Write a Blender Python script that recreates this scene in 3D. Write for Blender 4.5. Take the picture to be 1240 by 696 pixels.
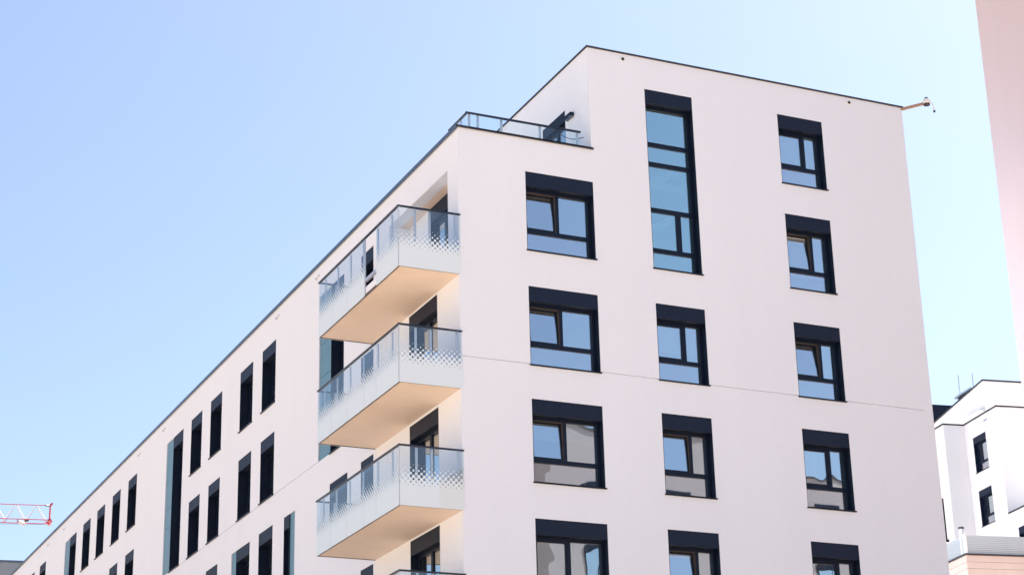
import bpy, bmesh, math, random
from mathutils import Vector, Matrix
random.seed(7)
R = math.radians
for o in list(bpy.data.objects): bpy.data.objects.remove(o)
scene = bpy.context.scene
COL = scene.collection

# ------------------------------------------------------------------ camera
cam = bpy.data.cameras.new('camera')
cam.sensor_width = 36.0
cam.lens = 2333.56 / 1240 * 36.0
cam.clip_start = 0.5
cam.clip_end = 6000
camo = bpy.data.objects.new('camera', cam); COL.objects.link(camo)
camo.location = (-17.671, -40.698, -16.777)
camo.rotation_euler = (R(110.192), R(1.3906), R(-24.614))
scene.camera = camo
scene.render.resolution_x = 1024; scene.render.resolution_y = 574

# ------------------------------------------------------------------ sky, sun, exposure
SUN_AZ, SUN_EL = 73.0, 56.0          # azimuth from +Y towards +X
world = bpy.data.worlds.new('World'); scene.world = world
world.use_nodes = True
wn = world.node_tree.nodes; wl = world.node_tree.links
sky = wn.new('ShaderNodeTexSky'); sky.sky_type = 'NISHITA'; sky.sun_disc = False
sky.sun_elevation = R(SUN_EL); sky.sun_rotation = R(SUN_AZ)
sky.altitude = 100; sky.air_density = 1.0; sky.dust_density = 2.0; sky.ozone_density = 1.0
wl.new(sky.outputs[0], wn['Background'].inputs[0])
wn['Background'].inputs[1].default_value = 0.066
sun = bpy.data.lights.new('sun', 'SUN'); sun.energy = 5.0; sun.angle = R(0.53); sun.color = (1.0, 0.94, 0.86)
suno = bpy.data.objects.new('sun', sun); COL.objects.link(suno)
S = Vector((math.sin(R(SUN_AZ)) * math.cos(R(SUN_EL)), math.cos(R(SUN_AZ)) * math.cos(R(SUN_EL)), math.sin(R(SUN_EL))))
suno.rotation_euler = S.to_track_quat('Z', 'Y').to_euler()
suno.location = (0, 0, 60)
scene.view_settings.view_transform = 'Standard'
scene.view_settings.look = 'None'
scene.view_settings.gamma = 1.0
scene.view_settings.use_curve_mapping = False
scene.view_settings.exposure = 1.70

GROUND = -18.4

# ------------------------------------------------------------------ materials
def new_mat(name):
    m = bpy.data.materials.new(name); m.use_nodes = True
    n = m.node_tree.nodes; l = m.node_tree.links
    return m, n, l, n['Principled BSDF']
def plain(name, col, rough=0.5, metal=0.0, bump=0.0, scale=40.0, var=0.0, spec=0.5):
    m, n, l, b = new_mat(name)
    b.inputs['Roughness'].default_value = rough; b.inputs['Metallic'].default_value = metal
    b.inputs['Specular IOR Level'].default_value = spec
    b.inputs['Base Color'].default_value = (*col, 1)
    tc = n.new('ShaderNodeTexCoord')
    if var:
        nz = n.new('ShaderNodeTexNoise'); nz.inputs['Scale'].default_value = 1.3; nz.inputs['Detail'].default_value = 6
        l.new(tc.outputs['Object'], nz.inputs['Vector'])
        mr = n.new('ShaderNodeMapRange'); mr.inputs[1].default_value = 0.25; mr.inputs[2].default_value = 0.75
        mr.inputs[3].default_value = 1 - var; mr.inputs[4].default_value = 1 + var
        l.new(nz.outputs[0], mr.inputs[0])
        mx = n.new('ShaderNodeMix'); mx.data_type = 'RGBA'; mx.blend_type = 'MULTIPLY'; mx.inputs[0].default_value = 1
        mx.inputs[6].default_value = (*col, 1); l.new(mr.outputs[0], mx.inputs[7]); l.new(mx.outputs[2], b.inputs['Base Color'])
    if bump:
        nb = n.new('ShaderNodeTexNoise'); nb.inputs['Scale'].default_value = scale; nb.inputs['Detail'].default_value = 4
        l.new(tc.outputs['Object'], nb.inputs['Vector'])
        bp = n.new('ShaderNodeBump'); bp.inputs['Strength'].default_value = bump; bp.inputs['Distance'].default_value = 0.01
        l.new(nb.outputs[0], bp.inputs['Height']); l.new(bp.outputs[0], b.inputs['Normal'])
    return m
def plaster(name, col, streak=0.014, bump=0.25):
    """render coat: fine grain, large soft trowel patches, faint rain streaks"""
    m, n, l, b = new_mat(name)
    b.inputs['Roughness'].default_value = 0.92; b.inputs['Specular IOR Level'].default_value = 0.25
    geo = n.new('ShaderNodeNewGeometry')
    big = n.new('ShaderNodeTexNoise'); big.inputs['Scale'].default_value = 0.22; big.inputs['Detail'].default_value = 4
    l.new(geo.outputs['Position'], big.inputs['Vector'])
    mp = n.new('ShaderNodeMapping'); mp.inputs['Scale'].default_value = (1.3, 1.3, 0.12)
    l.new(geo.outputs['Position'], mp.inputs['Vector'])
    st = n.new('ShaderNodeTexNoise'); st.inputs['Scale'].default_value = 1.0; st.inputs['Detail'].default_value = 5
    l.new(mp.outputs[0], st.inputs['Vector'])
    fine = n.new('ShaderNodeTexNoise'); fine.inputs['Scale'].default_value = 7; fine.inputs['Detail'].default_value = 8
    l.new(geo.outputs['Position'], fine.inputs['Vector'])
    def rng(src, amp):
        r = n.new('ShaderNodeMapRange'); r.inputs[1].default_value = 0.3; r.inputs[2].default_value = 0.7
        r.inputs[3].default_value = 1 - amp; r.inputs[4].default_value = 1 + amp * 0.6
        l.new(src, r.inputs[0]); return r.outputs[0]
    a = n.new('ShaderNodeMath'); a.operation = 'MULTIPLY'; l.new(rng(big.outputs[0], streak), a.inputs[0]); l.new(rng(st.outputs[0], streak * 0.8), a.inputs[1])
    a2 = n.new('ShaderNodeMath'); a2.operation = 'MULTIPLY'; l.new(a.outputs[0], a2.inputs[0]); l.new(rng(fine.outputs[0], 0.012), a2.inputs[1])
    mx = n.new('ShaderNodeMix'); mx.data_type = 'RGBA'; mx.blend_type = 'MULTIPLY'; mx.inputs[0].default_value = 1
    mx.inputs[6].default_value = (*col, 1); l.new(a2.outputs[0], mx.inputs[7]); l.new(mx.outputs[2], b.inputs['Base Color'])
    gr = n.new('ShaderNodeTexNoise'); gr.inputs['Scale'].default_value = 90; gr.inputs['Detail'].default_value = 3
    l.new(geo.outputs['Position'], gr.inputs['Vector'])
    bp = n.new('ShaderNodeBump'); bp.inputs['Strength'].default_value = bump; bp.inputs['Distance'].default_value = 0.006
    l.new(gr.outputs[0], bp.inputs['Height']); l.new(bp.outputs[0], b.inputs['Normal'])
    return m
def schlick(n, l):
    lw = n.new('ShaderNodeLayerWeight'); lw.inputs[0].default_value = 0.5
    p = n.new('ShaderNodeMath'); p.operation = 'POWER'; p.inputs[1].default_value = 5.0
    l.new(lw.outputs['Facing'], p.inputs[0]); return p
def glass(name, refl, tint, trans, wobble=0.02, fres=0.5):
    """glazing: coated mirror reflection over a tinted see-through pane"""
    m, n, l, b = new_mat(name); n.remove(b)
    out = n['Material Output']
    g = n.new('ShaderNodeBsdfGlossy'); g.inputs['Roughness'].default_value = 0.0; g.inputs['Color'].default_value = (*tint, 1)
    t = n.new('ShaderNodeBsdfTransparent'); t.inputs['Color'].default_value = (*trans, 1)
    fr = schlick(n, l)
    mr = n.new('ShaderNodeMapRange'); mr.inputs[1].default_value = 0.0; mr.inputs[2].default_value = 1.0
    mr.inputs[3].default_value = refl; mr.inputs[4].default_value = min(1.0, refl + fres)
    l.new(fr.outputs[0], mr.inputs[0])
    mx = n.new('ShaderNodeMixShader'); l.new(mr.outputs[0], mx.inputs[0]); l.new(t.outputs[0], mx.inputs[1]); l.new(g.outputs[0], mx.inputs[2])
    geo = n.new('ShaderNodeNewGeometry'); nz = n.new('ShaderNodeTexNoise'); nz.inputs['Scale'].default_value = 1.1; nz.inputs['Detail'].default_value = 1
    l.new(geo.outputs['Position'], nz.inputs['Vector'])
    bp = n.new('ShaderNodeBump'); bp.inputs['Strength'].default_value = wobble; bp.inputs['Distance'].default_value = 0.1
    l.new(nz.outputs[0], bp.inputs['Height']); l.new(bp.outputs[0], g.inputs['Normal'])
    l.new(mx.outputs[0], out.inputs[0])
    return m
def frit_glass(name):
    """balcony glass: solid white print low down that breaks up into checkered squares; UV in metres"""
    m, n, l, b = new_mat(name); n.remove(b); out = n['Material Output']
    uv = n.new('ShaderNodeUVMap'); sep = n.new('ShaderNodeSeparateXYZ'); l.new(uv.outputs[0], sep.inputs[0])
    def M(op, a, bb=None, c=None):
        k = n.new('ShaderNodeMath'); k.operation = op
        for i, v in enumerate((a, bb, c)):
            if v is None: continue
            if isinstance(v, (int, float)): k.inputs[i].default_value = v
            else: l.new(v, k.inputs[i])
        return k.outputs[0]
    cell = 0.068
    u = M('DIVIDE', sep.outputs[0], cell); v = M('DIVIDE', sep.outputs[1], cell)
    fu = M('FLOOR', u); fv = M('FLOOR', v)
    par = M('PINGPONG', M('ADD', fu, fv), 1.0)
    du = M('ABSOLUTE', M('SUBTRACT', M('SUBTRACT', u, fu), 0.5)); dv = M('ABSOLUTE', M('SUBTRACT', M('SUBTRACT', v, fv), 0.5))
    mm = M('MAXIMUM', du, dv)
    # threshold: white grows from even cell centres, holes shrink to odd cell centres
    thr = M('ADD', M('MULTIPLY', M('SUBTRACT', 1.0, par), mm), M('MULTIPLY', par, M('SUBTRACT', 1.0, mm)))
    # level is stepped row by row as in a printed halftone
    vrow = M('MULTIPLY', M('ADD', fv, 0.5), cell)
    lev = n.new('ShaderNodeMapRange'); lev.inputs[1].default_value = 0.40; lev.inputs[2].default_value = 1.04
    lev.inputs[3].default_value = 1.0; lev.inputs[4].default_value = 0.0
    l.new(vrow, lev.inputs[0])
    white = M('GREATER_THAN', lev.outputs[0], thr)
    d = n.new('ShaderNodeBsdfDiffuse'); d.inputs[0].default_value = (0.78, 0.88, 0.945, 1)
    tl = n.new('ShaderNodeBsdfTranslucent'); tl.inputs[0].default_value = (0.70, 0.80, 0.87, 1)
    ms = n.new('ShaderNodeMixShader'); ms.inputs[0].default_value = 0.12; l.new(d.outputs[0], ms.inputs[1]); l.new(tl.outputs[0], ms.inputs[2])
    t = n.new('ShaderNodeBsdfTransparent'); t.inputs[0].default_value = (0.965, 0.99, 1.0, 1)
    sel = n.new('ShaderNodeMixShader'); l.new(white, sel.inputs[0]); l.new(t.outputs[0], sel.inputs[1]); l.new(ms.outputs[0], sel.inputs[2])
    g = n.new('ShaderNodeBsdfGlossy'); g.inputs['Roughness'].default_value = 0.0
    fr = schlick(n, l)
    mr = n.new('ShaderNodeMapRange'); mr.inputs[3].default_value = 0.11; mr.inputs[4].default_value = 1.0; l.new(fr.outputs[0], mr.inputs[0])
    mx = n.new('ShaderNodeMixShader'); l.new(mr.outputs[0], mx.inputs[0]); l.new(sel.outputs[0], mx.inputs[1]); l.new(g.outputs[0], mx.inputs[2])
    l.new(mx.outputs[0], out.inputs[0])
    return m

M_ = {}
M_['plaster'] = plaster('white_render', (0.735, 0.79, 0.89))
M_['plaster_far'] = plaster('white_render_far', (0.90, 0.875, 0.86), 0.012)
M_['pink'] = plaster('pink_render', (0.585, 0.49, 0.505), 0.02)
M_['soffit'] = plain('soffit_paint', (0.80, 0.68, 0.58), 0.85, bump=0.1, var=0.04)
M_['navy'] = plain('navy_powder_coat', (0.006, 0.012, 0.030), 0.4, var=0.15, spec=0.2)
M_['navy_box'] = plain('navy_shutter_panel', (0.007, 0.014, 0.036), 0.5, var=0.12, spec=0.2)
M_['rail'] = plain('navy_handrail', (0.012, 0.02, 0.04), 0.3)
M_['rebate'] = plain('brown_rebate', (0.05, 0.04, 0.036), 0.6)
M_['coping'] = plain('slate_coping', (0.075, 0.11, 0.17), 0.4, metal=0.3, var=0.1)
M_['coping_dark'] = plain('dark_coping', (0.03, 0.03, 0.04), 0.5, metal=0.2)
M_['bluepanel'] = plain('blue_grey_panel', (0.10, 0.215, 0.285), 0.32, var=0.06)
M_['steel'] = plain('pale_steel', (0.55, 0.58, 0.62), 0.35, metal=0.6)
M_['trim'] = plain('brown_drip_trim', (0.10, 0.08, 0.075), 0.5)
M_['dark'] = plain('near_black', (0.012, 0.012, 0.014), 0.6)
M_['whitemetal'] = plain('white_metal', (0.75, 0.75, 0.75), 0.4)
M_['interior'] = plain('interior_paint', (0.68, 0.66, 0.63), 0.9)
M_['floor_in'] = plain('interior_floor', (0.30, 0.24, 0.18), 0.7)
M_['stair'] = plain('stair_concrete', (0.80, 0.80, 0.80), 0.8)
M_['curtain'] = plain('beige_curtain', (0.55, 0.46, 0.34), 0.95, var=0.1)
M_['glass'] = glass('window_glass', 0.56, (0.90, 0.97, 1.0), (0.80, 0.86, 0.88), 0.04)
M_['glass_low'] = glass('lower_light_glass', 0.54, (0.90, 0.95, 1.0), (0.85, 0.87, 0.88), 0.022)
M_['glass_teal'] = glass('stair_glass', 0.50, (0.84, 0.99, 1.0), (0.80, 0.97, 0.98), 0.03)
M_['blind'] = plain('pale_blind', (0.74, 0.72, 0.70), 0.9)
M_['clear'] = glass('rail_glass', 0.04, (1, 1, 1), (0.95, 0.985, 0.99), 0.0, 0.8)
M_['frit'] = frit_glass('printed_balcony_glass')
M_['red'] = plain('crane_red', (0.55, 0.06, 0.08), 0.45)
M_['crane_white'] = plain('crane_white', (0.62, 0.55, 0.56), 0.5)
M_['crane_dark'] = plain('crane_dark', (0.05, 0.045, 0.05), 0.5)
M_['slat'] = plain('louvre_grey', (0.45, 0.50, 0.53), 0.45, metal=0.2)
M_['board'] = plain('pink_board', (0.55, 0.46, 0.42), 0.7, var=0.05)
M_['roofgrey'] = plain('roof_sheet', (0.20, 0.23, 0.27), 0.5, var=0.1)
M_['gravel'] = plain('roof_gravel', (0.35, 0.33, 0.30), 0.95, bump=0.5, scale=20)
M_['orange'] = plain('warm_lit_arm', (0.36, 0.22, 0.14), 0.6)  # orange-brown of warm light bounced off the ground, put into the arm's colour

# ground paving
gm, n, l, b = new_mat('warm_paving')
geo = n.new('ShaderNodeNewGeometry'); br = n.new('ShaderNodeTexBrick'); br.inputs['Scale'].default_value = 1.0
br.inputs['Color1'].default_value = (0.53, 0.40, 0.285, 1); br.inputs['Color2'].default_value = (0.49, 0.37, 0.27, 1); br.inputs['Mortar'].default_value = (0.28, 0.23, 0.18, 1)
br.inputs['Mortar Size'].default_value = 0.01
l.new(geo.outputs['Position'], br.inputs['Vector']); l.new(br.outputs[0], b.inputs['Base Color']); b.inputs['Roughness'].default_value = 0.9
M_['ground'] = gm

# ------------------------------------------------------------------ mesh helpers
def mesh_boxes(name, boxes):
    """boxes: (x0,x1,y0,y1,z0,z1)"""
    v, f = [], []
    for (x0, x1, y0, y1, z0, z1) in boxes:
        k = len(v)
        v += [(x0, y0, z0), (x1, y0, z0), (x1, y1, z0), (x0, y1, z0), (x0, y0, z1), (x1, y0, z1), (x1, y1, z1), (x0, y1, z1)]
        f += [(k, k+3, k+2, k+1), (k+4, k+5, k+6, k+7), (k, k+1, k+5, k+4), (k+1, k+2, k+6, k+5), (k+2, k+3, k+7, k+6), (k+3, k, k+4, k+7)]
    me = bpy.data.meshes.new(name); me.from_pydata(v, [], f); me.update(); return me
def mesh_tube(name, pts, r, seg=8):
    bm = bmesh.new(); rings = []
    pts = [Vector(p) for p in pts]
    rr = r if isinstance(r, (list, tuple)) else [r] * len(pts)
    for i, p in enumerate(pts):
        d = (pts[min(i+1, len(pts)-1)] - pts[max(i-1, 0)]).normalized()
        q = d.to_track_quat('Z', 'Y')
        rings.append([bm.verts.new(p + q @ Vector((rr[i]*math.cos(2*math.pi*k/seg), rr[i]*math.sin(2*math.pi*k/seg), 0))) for k in range(seg)])
    for a, b2 in zip(rings, rings[1:]):
        for k in range(seg): bm.faces.new((a[k], a[(k+1) % seg], b2[(k+1) % seg], b2[k]))
    bm.faces.new(rings[0][::-1]); bm.faces.new(rings[-1])
    me = bpy.data.meshes.new(name); bm.to_mesh(me); bm.free(); return me
def bevelled(me, w=0.008):
    bm = bmesh.new(); bm.from_mesh(me)
    bmesh.ops.bevel(bm, geom=list(bm.edges), offset=w, segments=2, affect='EDGES', clamp_overlap=True)
    bm.to_mesh(me); bm.free(); return me
def ob(name, me, mat=None, parent=None, loc=(0, 0, 0), rz=0.0):
    o = bpy.data.objects.new(name, me); COL.objects.link(o)
    if me is not None and mat is not None and not me.materials: me.materials.append(M_[mat])
    o.parent = parent; o.location = loc; o.rotation_euler = (0, 0, rz)
    return o
def part(name, boxes, mat, parent, **k):
    return ob(name, mesh_boxes(name, boxes), mat, parent, **k)
def thing(name, label, cat, loc=(0, 0, 0), rz=0, group=None):
    o = bpy.data.objects.new(name, None); COL.objects.link(o)
    o.empty_display_size = 0.3
    o.location = loc; o.rotation_euler = (0, 0, rz); o['label'] = label; o['category'] = cat
    if group: o['group'] = group
    return o
def facade_mesh(name, s0, s1, z0, z1, openings, grooves=(), depth=0.30, groove_d=0.03, notch=None):
    """wall sheet in local (s, depth, z); rectangular openings with reveals, recessed joints"""
    al = list(openings) + ([notch] if notch else [])
    ss = sorted({s0, s1, *[v for o in al for v in o[:2]]}); ss = [s for s in ss if s0 - 1e-6 <= s <= s1 + 1e-6]
    zs = sorted({z0, z1, *[v for o in al for v in o[2:4]], *[g + d for g in grooves for d in (-0.011, 0.011)]})
    zs = [z for z in zs if z0 - 1e-6 <= z <= z1 + 1e-6]
    bm = bmesh.new(); cache = {}
    def V(s, d, z):
        k = (round(s, 5), round(d, 5), round(z, 5))
        if k not in cache: cache[k] = bm.verts.new((s, d, z))
        return cache[k]
    def lev(i, j):
        if i < 0 or j < 0 or i >= len(ss) - 1 or j >= len(zs) - 1: return 0.0
        cs, cz = (ss[i] + ss[i+1]) / 2, (zs[j] + zs[j+1]) / 2
        if notch and notch[0] < cs < notch[1] and notch[2] < cz < notch[3]: return None
        for o in openings:
            if o[0] < cs < o[1] and o[2] < cz < o[3]: return depth
        for g in grooves:
            if abs(cz - g) < 0.011: return groove_d
        return 0.0
    for i in range(len(ss) - 1):
        for j in range(len(zs) - 1):
            a = lev(i, j)
            if a is None: continue
            if a < depth: bm.faces.new((V(ss[i], a, zs[j]), V(ss[i+1], a, zs[j]), V(ss[i+1], a, zs[j+1]), V(ss[i], a, zs[j+1])))
            for (b2, p, q) in ((lev(i+1, j), (ss[i+1], zs[j]), (ss[i+1], zs[j+1])), (lev(i, j+1), (ss[i], zs[j+1]), (ss[i+1], zs[j+1]))):
                if b2 is not None and abs(a - b2) > 1e-6:
                    try: bm.faces.new((V(p[0], a, p[1]), V(q[0], a, q[1]), V(q[0], b2, q[1]), V(p[0], b2, p[1])))
                    except ValueError: pass
    bmesh.ops.recalc_face_normals(bm, faces=bm.faces)
    me = bpy.data.meshes.new(name); bm.to_mesh(me); bm.free(); return me

# ------------------------------------------------------------------ windows
_wc = {}
def tilt_mesh(me, pivot_d, pivot_z, a):
    for v in me.vertices:
        d, z = v.co.y - pivot_d, v.co.z - pivot_z
        v.co.y = pivot_d + d * math.cos(a) + z * math.sin(a)
        v.co.z = pivot_z - d * math.sin(a) + z * math.cos(a)
def window(parent, loc, rz, w, h, mull=0.60, transom=0.55, tilt=0.0, rec=0.22, box=0.39, sill=True, transoms=None, door=False, name='window', pane_mat='glass', low_mat='glass_low', blind=0.0):
    """opening w x h, local origin bottom-left of the opening seen from outside, y = inwards"""
    key = (round(w, 3), round(h, 3), mull, transom, tilt, rec, box, sill, str(transoms), door)
    if key not in _wc:
        F = 0.075; fd = 0.075; t = 0.014; H = h - box
        lin = [(0.0, t, 0.002, rec + fd, 0.0, h), (w - t, w, 0.002, rec + fd, 0.0, h), (t, w - t, 0.004, rec + fd, 0.0, t), (t, w - t, rec - 0.02, rec + fd, H, h - t)]
        z0 = t
        fr = [(t, t + F, rec, rec + fd, z0, H), (w - t - F, w - t, rec, rec + fd, z0, H), (t + F, w - t - F, rec, rec + fd, z0, z0 + F * 0.8), (t + F, w - t - F, rec, rec + fd, H - F, H)]
        xL, xR, zB, zT = t + F, w - t - F, z0 + F * 0.8, H - F
        panes = []; extra = []; sashes = []; reb = None
        e = 0.03
        def pane(x0, x1, za, zb, d=rec + 0.035): return mesh_boxes('pane', [(x0, x1, d, d + 0.012, za, zb)])
        if transoms is None and not door:
            xm = w * mull
            tz0, tz1 = transom - 0.055, transom + 0.055
            fr.append((xL, xR, rec + 0.001, rec + fd, tz0, tz1))
            fr.append((xm - 0.045, xm + 0.045, rec + 0.002, rec + fd, tz1, zT))
            panes.append(pane(xL - e, xR + e, zB - e, tz0 + e))
            panes.append(pane(xm + 0.045 - e, xR + e, tz1 - e, zT + e))
            sw = 0.055; sx0, sx1, sz0, sz1 = xL - 0.006, xm - 0.039, tz1 - 0.006, zT + 0.006
            sd = rec + 0.012 if not tilt else rec + 0.02
            sm = mesh_boxes('sash', [(sx0, sx0 + sw, sd, sd + 0.06, sz0, sz1), (sx1 - sw, sx1, sd, sd + 0.06, sz0, sz1), (sx0 + sw, sx1 - sw, sd, sd + 0.06, sz0, sz0 + sw), (sx0 + sw, sx1 - sw, sd, sd + 0.06, sz1 - sw, sz1)])
            sp = pane(sx0 + sw - 0.01, sx1 - sw + 0.01, sz0 + sw - 0.01, sz1 - sw + 0.01, sd + 0.024)
            if tilt:
                tilt_mesh(sm, sd, sz0, tilt); tilt_mesh(sp, sd, sz0, tilt)
                reb = mesh_boxes('rebate', [(xL, xm - 0.045, rec + 0.012, rec + fd + 0.03, zT - 0.018, zT + 0.002), (xm - 0.063, xm - 0.044, rec + 0.012, rec + fd + 0.03, tz1, zT - 0.018)])
            sashes.append(sm); panes.append(sp)
        elif door:
            xm = w * mull
            fr.append((xm - 0.06, xm + 0.06, rec + 0.002, rec + fd, zB, zT))
            panes.append(pane(xL - e, xm - 0.06 + e, zB - e, zT + e)); panes.append(pane(xm + 0.06 - e, xR + e, zB - e, zT + e))
        else:
            zz = [zB] + list(transoms) + [zT]
            for tz in transoms: fr.append((xL, xR, rec + 0.001, rec + fd, tz - 0.06, tz + 0.06))
            xm = w * mull; k = len(zz) - 2
            for i in range(len(zz) - 1):
                a = zz[i] + (0.06 if i else 0) - e; b2 = zz[i+1] - (0.06 if i < len(zz) - 2 else 0) + e
                if i == 1:
                    fr.append((xm - 0.07, xm + 0.07, rec + 0.002, rec + fd, zz[1] + 0.06, zz[2] - 0.06))
                    panes.append(pane(xL - e, xm - 0.07 + e, a, b2)); panes.append(pane(xm + 0.07 - e, xR + e, a, b2))
                else: panes.append(pane(xL - e, xR + e, a, b2))
        _wc[key] = dict(frame=mesh_boxes('window_frame', lin + fr), panes=panes, sash=sashes, rebate=reb,
                        box=mesh_boxes('shutter_box', [(t, w - t, 0.008, rec - 0.02, H, h - t)]) if box > 0 else None,
                        top=mesh_boxes('lintel', [(t, w - t, 0.006, rec, h - t, h)]),
                        sill=bevelled(mesh_boxes('sill', [(-0.025, w + 0.025, -0.05, rec - 0.002, -0.035, -0.004)]), 0.006) if sill else None)
    c = _wc[key]
    o = ob(name, c['frame'], 'navy', parent, loc, rz)
    for i, p in enumerate(c['panes']):
        mn = low_mat if i == 0 and transoms is None and not door else pane_mat
        if p.materials and p.materials[0] is not M_[mn]:
            p = p.copy(); p.materials.clear()
        ob('pane', p, mn, o)
    if blind:
        bz = (h - box) * (1 - blind)
        part('blind', [(0.06, w - 0.06, rec + 0.14, rec + 0.15, bz, h - box - 0.02), (0.06, w - 0.06, rec + 0.132, rec + 0.158, bz - 0.03, bz)], 'blind', o)
    for s in c['sash']: ob('sash', s, 'navy', o)
    if c['rebate']: ob('rebate', c['rebate'], 'rebate', o)
    if c['box']: ob('shutter_box', c['box'], 'navy_box', o)
    ob('lintel_strip', c['top'], 'navy', o)
    if c['sill']: ob('sill', c['sill'], 'navy', o)
    return o

# ================================================================== SETTING
g = ob('ground', mesh_boxes('ground', [(-1500, 1500, -1500, 1500, GROUND - 0.5, GROUND)]), 'ground'); g['kind'] = 'structure'

# ================================================================== MAIN BUILDING
bld = thing('apartment_building', 'long white apartment block with corner glass balconies and navy shuttered windows', 'building', (0, 0, GROUND))
def P(z): return (0, 0, -GROUND)          # children are written in facade coordinates
OFF = (0, 0, -GROUND)
XR, YE = 13.906, 68.0
ZT, ZL, ZP = 3.91, 3.91, 6.87             # terrace parapet, long roof, penthouse parapet
JOINT = -2.189
top = {0: 5.94, 1: 2.971, 2: -0.143, 3: -3.078, 4: -6.06, 5: -9.06}
bot = {0: 3.884, 1: 0.832, 2: -2.196, 3: -5.162, 4: -8.15, 5: -11.15}
cols = {1: (1.869, 3.807), 2: (5.481, 6.932), 3: (9.644, 11.098)}
front = []
for k in range(1, 6): front.append((1, k))
for k in range(2, 6): front.append((2, k))
for k in range(0, 6): front.append((3, k))
fo = [(*cols[c], bot[k], top[k]) for c, k in front] + [(5.48, 6.93, 0.832, 5.95)]
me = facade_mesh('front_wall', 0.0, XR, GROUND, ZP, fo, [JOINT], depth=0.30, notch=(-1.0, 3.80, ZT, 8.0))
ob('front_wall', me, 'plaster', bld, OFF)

# left facade, local s = -(Y)
LT = {0: 2.866, 1: -0.142, 2: -3.10, 3: -6.065}; LB = {0: 0.824, 1: -2.14, 2: -5.10, 3: -8.1}
plainw = []      # (y_near, y_far, row)
A = [(14.60, 15.99), (16.985, 18.375), (20.48, 21.84), (22.904, 24.293)]
B = [(32.056, 33.421), (34.69, 36.043), (37.342, 38.731), (39.947, 41.356)]
Cc = [(49.0, 50.39), (51.62, 53.0), (54.3, 55.68), (57.0, 58.38)]
for r in (0, 1): plainw += [(a, b2, r) for a, b2 in A + B + Cc]
plainw += [(a, b2, 2) for a, b2 in (A[0], A[2], A[3])] + [(a, b2, 3) for a, b2 in A[:2]]
plainw += [(5.96, 6.91, r) for r in (0, 1, 2, 3)] + [(7.977, 9.424, 2), (7.977, 9.424, 3)]
talls = [(25.345, 26.68, 26.70, 27.62, 2.86, -2.14), (42.628, 43.90, 43.92, 44.91, 2.84, -2.14), (8.32, 9.41, 9.43, 10.455, 2.87, -2.20)]
strips = [(12.479, 12.975, 12.995, 13.506, -3.137, -8.1)]       # panel nearer, window further
a2p = (16.921, 18.36, 18.38, 18.90, -3.12, -5.10)
doors = [(1.44, 3.35, -0.115, -2.70), (1.44, 3.35, -3.075, -5.72), (1.44, 3.35, -6.045, -8.7)]
NI = (0.67, 4.75, 0.22, 2.96)             # niche in the top storey
lo = [(-b2, -a, LB[r], LT[r]) for a, b2, r in plainw]
lo += [(-d, -a, zb, zt) for a, b2, c, d, zt, zb in talls + strips + [a2p]]
lo += [(-b2, -a, zb, zt) for a, b2, zt, zb in doors]
lo.append((-NI[1], -NI[0], NI[2], NI[3]))
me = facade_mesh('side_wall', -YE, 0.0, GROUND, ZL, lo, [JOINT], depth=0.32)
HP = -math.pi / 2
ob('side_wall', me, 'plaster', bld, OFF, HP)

zz0 = -GROUND
# other walls, roofs, slabs
part('rear_wall', [(0.02, XR, YE - 0.3, YE, 0, ZL + zz0 - 0.01)], 'plaster', bld)
part('end_wall', [(XR - 0.3, XR - 0.004, 0.004, YE - 0.31, 0, ZL + zz0 - 0.01)], 'plaster', bld)
part('roof', [(0.33, XR - 0.31, 0.31, YE - 0.31, 3.2 + zz0, 3.42 + zz0)], 'gravel', bld)
PH = 34.0
ph = part('penthouse_wall', [(3.80, 4.10, 0.004, 1.43, 3.42 + zz0, ZP + zz0), (3.80, 4.10, 2.83, PH, 3.42 + zz0, ZP + zz0), (3.80, 4.10, 1.43, 2.83, 5.65 + zz0, ZP + zz0)], 'plaster', bld)
part('penthouse_side_wall', [(XR - 0.3, XR - 0.004, 0.004, PH, ZL + zz0 - 0.01, ZP + zz0)], 'plaster', bld)
part('penthouse_rear_wall', [(4.1, XR - 0.31, PH - 0.3, PH - 0.01, 3.42 + zz0, ZP + zz0)], 'plaster', bld)
part('penthouse_roof', [(4.1, XR - 0.3, 0.31, PH - 0.3, 6.4 + zz0, 6.6 + zz0)], 'gravel', bld)
# parapet inner faces
part('parapet', [(0.004, 0.30, 0.31, YE - 0.31, 3.0 + zz0, ZL + zz0 - 0.002), (0.31, 3.79, 0.02, 0.30, 3.42 + zz0, ZT + zz0 - 0.002)], 'plaster', bld)
part('parapet', [(4.11, XR - 0.31, 0.02, 0.30, 6.2 + zz0, ZP + zz0 - 0.002)], 'plaster', bld)
# copings
part('coping', [(-0.05, 0.34, -0.04, YE + 0.04, ZL + zz0, ZL + zz0 + 0.035), (-0.05, -0.035, -0.03, YE + 0.03, ZL + zz0 - 0.075, ZL + zz0 - 0.0)], 'coping', bld)
part('coping', [(0.345, 3.79, -0.045, 0.32, ZT + zz0, ZT + zz0 + 0.03), (-0.045, 3.85, -0.045, -0.03, ZT + zz0 - 0.03, ZT + zz0 + 0.028)], 'coping_dark', bld)
part('coping', [(3.76, 4.14, -0.045, PH, ZP + zz0 + 0.001, ZP + zz0 + 0.04), (4.145, XR + 0.04, -0.045, 0.33, ZP + zz0 + 0.001, ZP + zz0 + 0.038), (XR - 0.33, XR + 0.04, 0.335, PH, ZP + zz0 + 0.001, ZP + zz0 + 0.039)], 'coping_dark', bld)
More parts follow.
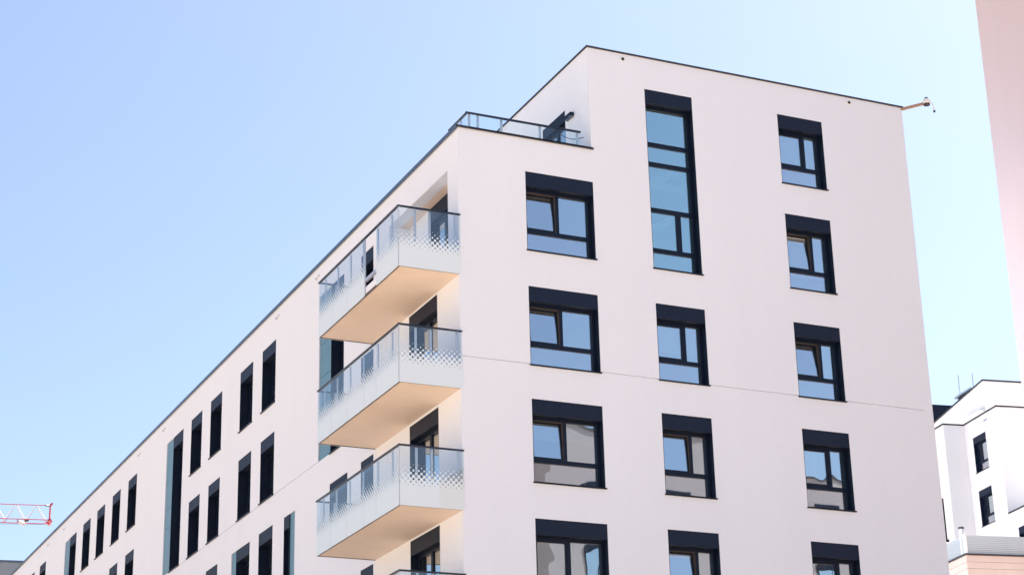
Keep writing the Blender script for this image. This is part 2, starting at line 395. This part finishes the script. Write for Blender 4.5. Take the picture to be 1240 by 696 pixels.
# interior storeys
for k in range(0, 6):
    zf = 0.15 - 3.0 * k
    part('floor_slab', [(0.33, 5.0, 0.32, YE - 0.32, zf - 0.25 + zz0, zf + zz0), (7.5, XR - 0.32, 0.32, YE - 0.32, zf - 0.25 + zz0, zf + zz0), (5.0, 7.5, 4.6, YE - 0.32, zf - 0.249 + zz0, zf - 0.001 + zz0)], 'floor_in', bld)
part('floor_slab', [(7.5, XR - 0.32, 0.32, PH - 0.32, 3.15 - 0.25 + zz0, 3.15 + zz0)], 'floor_in', bld)
iw = [(4.4, 4.55, 0.33, YE - 0.4, 0.02, 3.15 + zz0), (5.0, 5.12, 0.33, 4.6, 0.02, 6.38 + zz0), (7.38, 7.5, 0.33, 4.6, 0.02, 6.38 + zz0), (5.12, 7.38, 4.3, 4.45, 0.02, 6.38 + zz0), (7.5, XR - 0.33, 4.2, 4.35, 0.02, 6.38 + zz0), (0.34, 4.4, 4.9, 5.02, 0.02, -0.2 + zz0)]
part('interior_wall', iw, 'interior', bld)
for y in (7.3, 11.5, 16.5, 19.4, 22.4, 28.5, 34.0, 36.8, 39.4, 46.0, 51.0, 53.7, 56.3):
    part('partition', [(0.34, 4.39, y, y + 0.12, 0.02, 3.1 + zz0)], 'interior', bld)
# stair flights behind the tall window
for i, (z, s) in enumerate(((1.9, 1), (3.2, 1))):
    bm = bmesh.new()
    y0, y1 = 1.1, 2.3
    pr = [(5.12, z - 0.2), (7.38, z + 1.15), (7.38, z + 1.38), (5.12, z + 0.03)]
    va = [bm.verts.new((x, y0, q + zz0)) for x, q in pr]; vb = [bm.verts.new((x, y1, q + zz0)) for x, q in pr]
    bm.faces.new(va); bm.faces.new(vb[::-1])
    for k in range(4): bm.faces.new((va[k], vb[k], vb[(k+1) % 4], va[(k+1) % 4]))
    bmesh.ops.recalc_face_normals(bm, faces=bm.faces)
    me = bpy.data.meshes.new('stair_flight'); bm.to_mesh(me); bm.free(); ob('stair_flight', me, 'stair', bld)

# front windows
TILT = {(1, 1): 0.10, (1, 2): 0.10, (1, 3): 0.09, (2, 3): 0.07, (2, 4): 0.10, (3, 1): 0.10, (3, 2): 0.12}
BLIND = {(3, 0): 0.95, (3, 1): 0.7, (2, 2): 0.45, (1, 3): 0.3, (2, 4): 0.5}
for c, k in front:
    x0, x1 = cols[c]; h = top[k] - bot[k]
    window(bld, (x0, 0, bot[k] + zz0), 0, x1 - x0, h, mull=0.505 if c == 1 else 0.63, transom=0.595, tilt=TILT.get((c, k), 0.0), rec=0.21, blind=BLIND.get((c, k), 0.0))
tz = [z - 0.832 for z in (1.42, 2.56, 3.88, 4.45)]
window(bld, (5.48, 0, 0.832 + zz0), 0, 1.45, 5.95 - 0.832, mull=0.655, transoms=tz, rec=0.21, pane_mat='glass_teal')
# beige curtains inside two of the right-hand windows
for k in (3, 4):
    bm = bmesh.new(); prev = None
    for i in range(33):
        x = 9.95 + i * 0.0125; y = 0.48 + 0.03 * math.sin(i * 1.1)
        a, b2 = bm.verts.new((x, y, bot[k] - 0.3 + zz0)), bm.verts.new((x, y, top[k] - 0.45 + zz0))
        if prev: bm.faces.new((prev[0], a, b2, prev[1]))
        prev = (a, b2)
    me = bpy.data.meshes.new('curtain'); bm.to_mesh(me); bm.free(); ob('curtain', me, 'curtain', bld)

# left windows
for (a, b2, r) in plainw:
    window(bld, (0, b2, LB[r] + zz0), HP, b2 - a, LT[r] - LB[r], mull=0.62, transom=0.58, rec=0.29)
def panel_stack(y0, y1, zt, zb, cuts, d0=0.03):
    zs = [zt] + cuts + [zb]
    for i in range(len(zs) - 1):
        part('cladding_panel', [(d0, d0 + 0.05, y0 + 0.004, y1 - 0.004, zs[i+1] + 0.007 + zz0, zs[i] - 0.007 + zz0)], 'bluepanel', bld)
    part('panel_backing', [(d0 + 0.051, 0.31, y0, y1, zb + zz0 + 0.001, zt + zz0 - 0.001)], 'dark', bld)
for a, b2, c, d, zt, zb in talls:
    H = zt - zb
    window(bld, (0, b2, zb + zz0), HP, b2 - a, H, mull=0.62, transoms=[0.6, 1.75, 3.05, 3.6], rec=0.29, box=0.42)
    panel_stack(b2 + 0.002, d, zt, zb, [zt - 1.55, zt - 2.56, zt - 3.3])
for a, b2, c, d, zt, zb in strips:
    window(bld, (0, d, zb + zz0), HP, d - c, zt - zb, mull=0.6, transoms=[0.9, 1.9], rec=0.29, box=0.4)
    panel_stack(a, b2 + 0.018, zt, zb, [zt - 2.5])
a, b2, c, d, zt, zb = a2p
window(bld, (0, b2, zb + zz0), HP, b2 - a, zt - zb, mull=0.62, transom=0.58, rec=0.29)
panel_stack(b2 + 0.002, d, zt, zb, [])
# balcony doors
for a, b2, zt, zb in doors:
    window(bld, (0, b2, zb + zz0), HP, b2 - a, zt - zb, mull=0.5, rec=0.18, box=0.38, sill=False, door=True, name='balcony_door')
# niche: recessed back wall with its own door, ceiling, cheeks, floor
ND = 0.58
y0, y1, z0, z1 = NI
dn, df = 1.62, 3.28
part('niche_wall', [(ND, ND + 0.25, y0 - 0.3, dn, z0 - 0.2 + zz0, z1 + 0.3 + zz0), (ND, ND + 0.25, df, y1 + 0.3, z0 - 0.2 + zz0, z1 + 0.3 + zz0)], 'plaster', bld)
part('niche_ceiling', [(0.321, ND - 0.002, y0 - 0.1, y1 + 0.1, z1 + zz0, z1 + 0.1 + zz0)], 'soffit', bld)
part('niche_floor', [(0.321, ND - 0.002, y0 - 0.1, y1 + 0.1, z0 - 0.1 + zz0, z0 + zz0)], 'soffit', bld)
part('niche_cheek', [(0.321, ND - 0.003, y1, y1 + 0.09, z0 + zz0, z1 + zz0)], 'plaster', bld)
part('niche_cheek', [(0.321, ND - 0.003, y0 - 0.09, y0, z0 + zz0, z1 + zz0)], 'plaster', bld)
window(bld, (ND - 0.02, df, z0 + zz0), HP, df - dn, z1 - z0 - 0.003, mull=0.5, rec=0.12, box=0.42, sill=False, door=True, name='balcony_door')

# ------------------------------------------------------------------ balconies
BX, BY = -1.615, 5.83
def uvbox(name, boxes, axis):
    """thin panes with UV in metres; axis 'x' or 'y' is the long horizontal one; v from the pane's own bottom"""
    me = mesh_boxes(name, boxes); uv = me.uv_layers.new(name='UVMap')
    zmin = min(v.co.z for v in me.vertices)
    for lp in me.loops:
        co = me.vertices[lp.vertex_index].co
        uv.data[lp.index].uv = ((co.x if axis == 'x' else co.y) + 10.0, co.z - zmin)
    return me
def balcony(zb, ztop, gap=None):
    b = zb + zz0; t = ztop + zz0
    st = b + 0.27
    bal = ob('balcony', mesh_boxes('balcony_slab', [(BX + 0.05, -0.003, 0.03, BY - 0.05, b + 0.012, st)]), 'soffit', bld)
    # drip trim round the lower edge
    part('drip_trim', [(BX + 0.012, BX + 0.05, 0.03, BY - 0.05, b + 0.004, b + 0.05), (BX + 0.012, -0.004, -0.006, 0.03, b + 0.004, b + 0.05), (BX + 0.012, -0.004, BY - 0.05, BY - 0.012, b + 0.004, b + 0.05)], 'trim', bal)
    part('fascia', [(BX + 0.03, BX + 0.05, 0.03, BY - 0.05, b + 0.052, st - 0.02)], 'plaster', bal)
    # glass: long side in panes, two ends
    edges = [0.0, 1.49, 2.315, 3.55, 4.72, BY]
    for i in range(5):
        if gap is not None and i == gap: continue
        ob('glass_pane', uvbox('glass_pane', [(BX - 0.006, BX + 0.006, edges[i] + 0.006, edges[i+1] - 0.006, b + 0.0, t - 0.03)], 'y'), 'frit', bal)
    ob('glass_pane', uvbox('glass_pane', [(BX + 0.012, 0.03, -0.020, -0.008, b + 0.0, t - 0.03)], 'x'), 'frit', bal)
    ob('glass_pane', uvbox('glass_pane', [(BX + 0.012, -0.01, BY - 0.008, BY + 0.004, b + 0.0, t - 0.03)], 'x'), 'frit', bal)
    # handrails
    for bx in ((BX - 0.03, BX + 0.035, -0.045, BY + 0.03, t - 0.035, t + 0.004), (BX + 0.037, 0.035, -0.045, 0.02, t - 0.034, t + 0.004), (BX + 0.037, -0.002, BY - 0.03, BY + 0.03, t - 0.034, t + 0.004)):
        ob('handrail', bevelled(mesh_boxes('handrail', [bx]), 0.006), 'rail', bal)
    for y in (0.56, 1.53, 2.55, 3.50, 4.48, 5.46):
        part('post', [(BX + 0.05, BX + 0.075, y - 0.03, y + 0.03, st, t - 0.036)], 'steel', bal)
    for x in (-1.15, -0.76, -0.08):
        part('post', [(x - 0.028, x + 0.028, 0.055, 0.08, st, t - 0.036)], 'steel', bal)
    for x in (-1.15, -0.45):
        part('post', [(x - 0.028, x + 0.028, BY - 0.09, BY - 0.065, st, t - 0.036)], 'steel', bal)
    # steel corner angle
    part('corner_strip', [(BX - 0.004, BX + 0.010, -0.012, 0.004, b + 0.01, t - 0.036)], 'steel', bal)
    if gap is not None:
        y0, y1 = edges[gap], edges[gap + 1]
        part('pane_frame', [(BX - 0.005, BX + 0.03, y1 - 0.004, y1 + 0.05, b + 0.02, t - 0.036)], 'steel', bal)
        part('pane_frame', [(BX - 0.005, BX + 0.06, y0, y1, 0.30 + zb + 0.08 + zz0, 0.30 + zb + 0.16 + zz0)], 'steel', bal)
    return bal
balcony(-0.085, 1.503, gap=1)
balcony(-3.025, -1.560)
balcony(-6.015, -4.553)
balcony(-9.0, -7.53)

# ------------------------------------------------------------------ terrace railing, door, wall fittings
tr = ob('terrace_railing', bevelled(mesh_boxes('terrace_rail', [(0.30, 3.58, 0.12, 0.18, 4.39 + zz0, 4.435 + zz0)]), 0.006), 'rail', bld)
ob('side_rail', bevelled(mesh_boxes('side_rail', [(0.30, 0.36, 0.185, 1.3, 4.375 + zz0, 4.42 + zz0)]), 0.006), 'rail', tr)
for x in (0.42, 0.66, 1.32, 2.42, 3.50):
    part('post', [(x - 0.03, x + 0.03, 0.185, 0.21, ZT + zz0 + 0.02, 4.395 + zz0)], 'steel', tr)
for y in (0.6, 1.25):
    part('post', [(0.361, 0.385, y - 0.03, y + 0.03, 3.4 + zz0, 4.376 + zz0)], 'steel', tr)
for a, b2 in ((0.34, 0.98), (1.0, 1.85), (1.87, 2.95), (2.97, 3.57)):
    part('glass_pane', [(a, b2, 0.144, 0.156, ZT + zz0 + 0.035, 4.392 + zz0)], 'clear', tr)
for a, b2 in ((0.19, 1.3),):
    part('glass_pane', [(0.326, 0.336, a, b2, 3.45 + zz0, 4.376 + zz0)], 'clear', tr)
window(bld, (3.80, 2.83, 3.425 + zz0), HP, 1.40, 5.65 - 3.425, mull=0.5, rec=0.10, box=0.30, sill=False, door=True, name='terrace_door')
pts = [(3.70 - 0.9 * i / 12 * 0 - 0.0, 1.9 - 1.7 * i / 12, 4.28 - 0.14 * math.sin(math.pi * i / 12) + zz0) for i in range(13)]
pts = [(3.0 + 0.75 * i / 12, 0.30, 4.36 - 0.11 * math.sin(math.pi * i / 12) + zz0) for i in range(13)]
ob('cable', mesh_tube('cable', pts, 0.010, 6), 'dark', bld)
# overflow spouts under the roof edge
for y in (10.51, 14.35, 27.95, 31.68, 45.1, 48.6):
    ob('overflow_spout', mesh_tube('overflow_spout', [(0.02, y, 3.53 + zz0), (-0.07, y, 3.525 + zz0)], 0.045, 10), 'whitemetal', bld)
    ob('overflow_spout', mesh_tube('overflow_spout', [(0.02, y + 0.22, 3.53 + zz0), (-0.05, y + 0.22, 3.525 + zz0)], 0.035, 10), 'steel', bld)
for x in (4.841, 12.066):
    s_ = ob('overflow_spout', mesh_tube('overflow_spout', [(x, 0.02, 6.70 + zz0), (x, -0.05, 6.695 + zz0)], 0.06, 12), 'whitemetal', bld)
    ob('spout_hole', mesh_tube('spout_hole', [(x, 0.0, 6.70 + zz0), (x, -0.054, 6.695 + zz0)], 0.045, 12), 'dark', s_)
# drain pipe on the end wall
dp = ob('drain_pipe', mesh_tube('drain_pipe', [(13.975, 0.06, -4.58 + zz0), (13.975, 0.06, -5.70 + zz0)], 0.022, 8), 'navy', bld)
ob('pipe_foot', mesh_tube('pipe_foot', [(13.90, 0.06, -5.72 + zz0), (14.03, 0.06, -5.72 + zz0)], 0.04, 8), 'navy', dp)

# wall lamp beside the terrace door
lamp = thing('wall_lamp', 'small dark wall lamp beside the terrace door on the penthouse', 'lamp', (3.80, 1.08, 5.16))
ob('housing', bevelled(mesh_boxes('housing', [(-0.13, -0.004, -0.20, 0.20, 0.10, 0.20)]), 0.015), 'navy', lamp)
ob('diffuser', mesh_boxes('diffuser', [(-0.118, -0.02, -0.18, 0.18, 0.082, 0.099)]), 'coping', lamp)
# arm with a weather sensor on the roof corner
arm = thing('sensor_arm', 'thin warm-lit arm with a white round sensor at the roof corner', 'sensor', (13.92, -0.03, 6.84))
ob('boom', mesh_boxes('boom', [(-0.03, 0.67, -0.035, 0.035, -0.045, 0.02)]), 'orange', arm, rz=R(-56))
d = Vector((math.cos(R(-56)), math.sin(R(-56)), 0))
bm = bmesh.new(); bmesh.ops.create_uvsphere(bm, u_segments=14, v_segments=9, radius=0.10)
for v in bm.verts: v.co.z *= 1.05; v.co += d * 0.72 + Vector((0, 0, 0.03))
me = bpy.data.meshes.new('sensor_head'); bm.to_mesh(me); bm.free(); hd = ob('sensor_head', me, 'whitemetal', arm)
c0 = d * 0.72
ob('band', mesh_tube('band', [c0 + Vector((0, 0, -0.085)), c0 + Vector((0, 0, -0.05))], 0.095, 14), 'dark', arm)
ob('cap', mesh_tube('cap', [c0 + Vector((0, 0, 0.105)), c0 + Vector((0, 0, 0.15))], 0.05, 12), 'dark', arm)
ob('rod', mesh_tube('rod', [c0 + Vector((0.09, -0.03, 0.02)), c0 + Vector((0.16, -0.05, -0.02)), c0 + Vector((0.20, -0.05, -0.24))], 0.018, 8), 'whitemetal', arm)
ob('rod_tip', mesh_tube('rod_tip', [c0 + Vector((0.20, -0.05, -0.24)), c0 + Vector((0.205, -0.05, -0.29))], 0.032, 8), 'dark', arm)

# ================================================================== TOWER AT THE RIGHT EDGE
def tower():
    x0, y1 = 19.22, 2.54
    t = thing('tower_block', 'tall plain pink rendered tower cut off by the right picture edge', 'building', (x0, y1, GROUND))
    H = 17.0 - GROUND
    part('wall', [(0, 13, -11.5, 0, 0, H)], 'pink', t)
    part('coping', [(-0.05, 13.05, -11.55, 0.05, H + 0.001, H + 0.12)], 'coping_dark', t)
    return t
tower()

# ================================================================== STEPPED BUILDING BEHIND (right)
TH = R(-10.2)
sb = thing('stepped_building', 'white stepped apartment building with dark roof boxes behind the block\'s right edge', 'building', (43.904, 33.563, GROUND), TH)
h1 = 10.5 - GROUND
def sp(name, boxes, mat, parent=None): return part(name, boxes, mat, parent or sb)
# side wall (faces -u): main volume from v=0 to 3.55, step back at P2 then out at P1
wins = [(1.37, 2.73, 7.75, 9.60), (1.37, 2.73, 4.97, 6.80), (1.37, 2.73, 2.2, 4.0), (-1.95, -0.80, 2.3, 4.11), (-5.0, -3.6, 2.3, 4.11)]
def hz(z): return z - GROUND
ops = [(-b2, -a, hz(z0), hz(z1)) for a, b2, z0, z1 in wins]
me = facade_mesh('side_wall', -3.52, 9.0, 0.0, hz(4.97), [o for o in ops if o[3] < hz(4.97)], depth=0.25)
ob('side_wall', me, 'plaster_far', sb, rz=HP)
me = facade_mesh('side_wall', -3.52, 0.0, hz(4.97), h1, [(o[0], o[1], max(o[2], hz(4.971)), o[3]) for o in ops if o[3] > hz(4.97)], depth=0.25)
ob('side_wall', me, 'plaster_far', sb, rz=HP)
sp('front_wall', [(0.002, 14, 0.002, 0.3, hz(4.97), h1 - 0.002)], 'plaster_far')
sp('front_wall', [(0.002, 14, -9, -8.7, 0, hz(4.97) - 0.002)], 'plaster_far')
sp('return_wall', [(-1.18, 0.3, 3.53, 3.83, 0, h1 - 0.002)], 'plaster_far')
sp('return_wall', [(-1.18, -0.88, 3.835, 14, 0, h1 - 0.002)], 'plaster_far')
sp('core', [(0.45, 14, -8.6, 3.5, 0, hz(4.9)), (0.45, 14, 0.35, 14, hz(4.9), h1 - 0.3), (-0.87, 0.45, 3.84, 14, 0.1, h1 - 0.3)], 'interior')
for z in (h1,):
    sp('coping', [(-0.05, 14.05, -0.05, 0.3, z, z + 0.07), (-0.05, 0.25, 0.305, 3.48, z, z + 0.068), (-1.23, 0.25, 3.485, 3.83, z, z + 0.07), (-1.23, -0.88, 3.835, 14, z, z + 0.068)], 'coping_dark')
sp('coping', [(-0.05, 0.3, -9.05, -0.06, hz(4.97), hz(4.97) + 0.07)], 'coping_dark')
# penthouse
h2 = hz(13.25)
def prism(name, poly, z0, z1, mat):
    n_ = len(poly)
    me = bpy.data.meshes.new(name)
    me.from_pydata([(x, y, z0) for x, y in poly] + [(x, y, z1) for x, y in poly], [], [tuple(range(n_))[::-1], tuple(range(n_, 2 * n_))] + [(i, (i + 1) % n_, n_ + (i + 1) % n_, n_ + i) for i in range(n_)])
    me.update(); return ob(name, me, mat, sb)
SK = 0.137
prism('penthouse', [(1.75, 4.2), (14, 4.2), (14, 20), (1.75 + SK * 15.8, 20)], h1 - 0.4, h2, 'plaster_far')
sp('penthouse_step', [(1.45, 1.749, 4.35, 7.0, h1 - 0.4, h2 - 1.55)], 'plaster_far')
prism('coping', [(1.69, 4.14), (14.05, 4.14), (14.05, 20.05), (1.69 + SK * 15.9, 20.05)], h2 + 0.001, h2 + 0.08, 'coping_dark')
sp('rear_block', [(-1.0, 8.94, 21.0, 28.0, 0.0, hz(17.24) - 3.6)], 'plaster_far')
sp('rear_roof_box', [(-1.0, 8.94, 21.0, 28.0, hz(17.24) - 3.599, hz(17.24))], 'navy_box')
rb = sp('roof_box', [(2.75, 4.4, 7.4, 8.9, h2 + 0.082, h2 + 0.52)], 'navy_box')
sp('roof_box_lid', [(2.62, 4.55, 7.2, 9.1, h2 + 0.521, h2 + 0.62)], 'steel', rb)
for (u, v, hh) in ((2.95, 9.0, 1.9), (3.0, 7.5, 1.5), (6.1, 5.5, 3.4)):
    ob('antenna', mesh_tube('antenna', [(u, v, h2 + 0.05), (u, v, h2 + hh)], 0.03, 6), 'steel', sb)
ob('vent_pipe', mesh_tube('vent_pipe', [(4.25, 4.35, h2 + 0.05), (4.25, 4.35, h2 + 0.40)], 0.11, 10), 'dark', sb)
for i, (a, b2, z0, z1) in enumerate(wins):
    window(sb, (0, b2, hz(z0)), HP, b2 - a, z1 - z0, mull=0.36, transom=0.5, tilt=0.0 if i > 2 else 0.0, rec=0.16, box=0.34)
sp('overflow_spout', [(-0.06, 0.0, 1.05, 1.15, hz(10.1), hz(10.18)), (-0.06, 0.0, 1.25, 1.35, hz(10.1), hz(10.18))], 'steel')

# ================================================================== LOW BUILDING WITH LOUVRE SCREEN
lb = thing('low_building', 'low pink boarded building with a grey louvre screen on its roof', 'building', (28.85, 18.13, GROUND), R(-10.5))
zt = -0.53 - GROUND
zs = zt - 0.73
sp('core', [(0.06, 14, 0.06, 12, 0, zs - 0.06)], 'interior', lb)
sp('roof_edge', [(-0.08, 14.1, -0.08, 12.1, zs - 0.055, zs)], 'coping_dark', lb)
nb = 12; bh = 0.26
for i in range(nb):
    z1 = zs - 0.06 - i * bh
    sp('board', [(0.0, 14, 0.0, 0.055, z1 - bh + 0.012, z1)], 'board', lb)
    sp('board', [(0.0, 0.055, 0.056, 12, z1 - bh + 0.012, z1)], 'board', lb)
sp('lower_wall', [(0.0, 14, 0.0, 0.056, 0.0, zs - 0.06 - nb * bh), (0.0, 0.056, 0.057, 12, 0.0, zs - 0.06 - nb * bh)], 'board', lb)
ns = 10; sh = 0.73 / ns
for i in range(ns):
    z = zs + 0.01 + i * sh
    sp('slat', [(0.06, 14, 0.0, 0.03, z, z + sh * 0.72)], 'slat', lb)
    sp('slat', [(0.0, 0.03, 0.06, 9, z, z + sh * 0.72)], 'slat', lb)
sp('corner_post', [(-0.03, 0.07, -0.03, 0.07, zs, zt + 0.03)], 'whitemetal', lb)
for x in (1.9, 3.8, 5.7): sp('screen_post', [(x, x + 0.06, 0.09, 0.15, zs, zt - 0.02)], 'steel', lb)
sp('screen_back', [(0.07, 14, 0.16, 0.19, zs, zt - 0.02), (0.10, 0.13, 0.2, 9, zs, zt - 0.02)], 'slat', lb)
ob('flue', mesh_tube('flue', [(0.08, 0.35, zs), (0.08, 0.35, zt + 0.36)], 0.10, 10), 'steel', lb)
ob('flue_cap', mesh_tube('flue_cap', [(0.08, 0.35, zt + 0.30), (0.08, 0.35, zt + 0.38)], 0.12, 10), 'crane_dark', lb)

# ================================================================== FAR BUILDING, LOWER LEFT
fb = thing('far_building', 'sliver of a dark grey flat roof beyond the far end of the block', 'building', (-22, 88, GROUND), R(-8))
H = 10.3 - GROUND
sp('wall', [(0, 50, 0, 14, 0, H - 3.2)], 'plaster_far', fb)
sp('attic', [(-0.1, 50.1, -0.1, 14.1, H - 3.199, H)], 'roofgrey', fb)
sp('coping', [(-0.18, 50.18, -0.18, 14.18, H + 0.001, H + 0.12)], 'coping', fb)

# ================================================================== CRANE
cr = thing('tower_crane', 'red and white lattice crane jib reaching in from the left', 'crane', (-26.0, 103.4, GROUND))
ax = Vector((9.45 + 26.0, 96.65 - 103.4, 0)); L = ax.length; ang = math.atan2(ax.y, ax.x)
def cz(z): return z - GROUND
zb_, zt_ = 16.12, 17.33
jib = ob('jib', None, None, cr)
bpy.data.objects.remove(jib)
def tube(name, p, q, r, mat, parent=cr): 
    rot = Matrix.Rotation(ang, 3, 'Z')
    return ob(name, mesh_tube(name, [rot @ Vector(p), rot @ Vector(q)], r, 6), mat, parent)
W = 0.62
tube('top_chord', (-8, 0, cz(zt_)), (L - 0.1, 0, cz(zt_)), 0.03, 'red')
for y in (-W, W): tube('bottom_chord', (-8, y, cz(zb_)), (L, y, cz(zb_)), 0.034, 'red')
x = L - 0.25; up = True; step = 0.72
i = 0
while x > 2:
    xa, xb = x, x - step
    if up: pa, pb = cz(zb_), cz(zt_)
    else: pa, pb = cz(zt_), cz(zb_)
    for y in (-W, W):
        ya, yb = (y, 0) if up else (0, y)
        tube('brace', (xa, ya, pa), (xb, yb, pb), 0.024, 'crane_white')
    if up: tube('cross_bar', (xa, -W, cz(zb_)), (xa, W, cz(zb_)), 0.025, 'red')
    x = xb; up = not up
tube('end_post', (L, 0, cz(zb_)), (L, 0, cz(zt_) + 0.02), 0.06, 'red')
tube('end_bar', (L, -W - 0.1, cz(zb_)), (L, W + 0.1, cz(zb_)), 0.12, 'red')
tube('jib_nose', (L - 0.15, 0, cz(zb_) - 0.12), (L + 0.14, 0, cz(zb_) + 0.12), 0.14, 'red')
tube('sheave', (L - 0.35, -0.08, cz(zt_)), (L - 0.1, 0.08, cz(zt_)), 0.07, 'crane_dark')
tube('tip_lamp', (L, 0, cz(zt_)), (L + 0.15, 0, cz(zt_) + 0.18), 0.08, 'red')
tube('trolley', (L - 2.2, -0.5, cz(zb_) - 0.12), (L - 1.75, 0.5, cz(zb_) - 0.12), 0.12, 'crane_white')
tube('trolley_wheel', (L - 1.75, -0.3, cz(zb_)), (L - 1.45, -0.3, cz(zb_)), 0.09, 'crane_dark')
pts = []
rot = Matrix.Rotation(ang, 3, 'Z')
ob('hoist_rope', mesh_tube('hoist_rope', [rot @ Vector((L - 0.4 - k * 2.5, 0, cz(zb_) - 0.18 - 0.05 * k)) for k in range(9)], 0.012, 5), 'crane_dark', cr)
for sx in (-0.8, 0.8):
    for sy in (-0.8, 0.8): tube('mast_leg', (sx, sy, 0), (sx, sy, cz(19.5)), 0.09, 'red')
z = 0.0
while z < cz(18):
    for (p, q) in (((-0.8, -0.8), (0.8, -0.8)), ((0.8, -0.8), (0.8, 0.8)), ((0.8, 0.8), (-0.8, 0.8)), ((-0.8, 0.8), (-0.8, -0.8))):
        tube('mast_brace', (*p, z), (*q, z + 1.6), 0.045, 'red')
    z += 1.6
part('counterweight', [(-9.5, -7.0, 0.2, 2.4, cz(14.4), cz(16.4))], 'roofgrey', cr)
tube('tie_bar', (0, 0, cz(21.5)), (-8, 0, cz(zt_)), 0.04, 'red'); tube('tie_bar', (0, 0, cz(21.5)), (L * 0.6, 0, cz(zt_)), 0.04, 'red')
tube('tower_head', (0, 0, cz(17)), (0, 0, cz(21.6)), 0.25, 'red')

# ================================================================== BUILDING ACROSS THE SQUARE (seen mirrored in the panes)
ac = thing('facing_building', 'pale grey building mirrored in the lower front windows', 'building', (22.0, -40.0, GROUND))
M_['facing'] = plaster('grey_render', (0.29, 0.29, 0.325), 0.04)
Hh = 9.5 - GROUND
sp('wall', [(0, 9, -14, 0, 0, Hh), (9, 34, -14, 0.0, 0, Hh - 1.6)], 'facing', ac)
sp('coping', [(-0.05, 9.05, -14.05, 0.06, Hh + 0.001, Hh + 0.12)], 'coping_dark', ac)
sp('coping', [(9.06, 34.05, -14.05, 0.06, Hh - 1.599, Hh - 1.48)], 'coping_dark', ac)
for k in range(8):
    for j in range(7):
        x0 = 2.0 + j * 4.4; z0 = Hh - 4.8 - k * 3.0
        if z0 < 1: continue
        w_ = sp('window', [(x0, x0 + 1.5, 0.004, 0.05, z0, z0 + 1.9)], 'navy', ac)
        sp('pane', [(x0 + 0.08, x0 + 0.72, 0.051, 0.06, z0 + 0.08, z0 + 1.5), (x0 + 0.78, x0 + 1.42, 0.051, 0.06, z0 + 0.08, z0 + 1.5)], 'glass', w_)
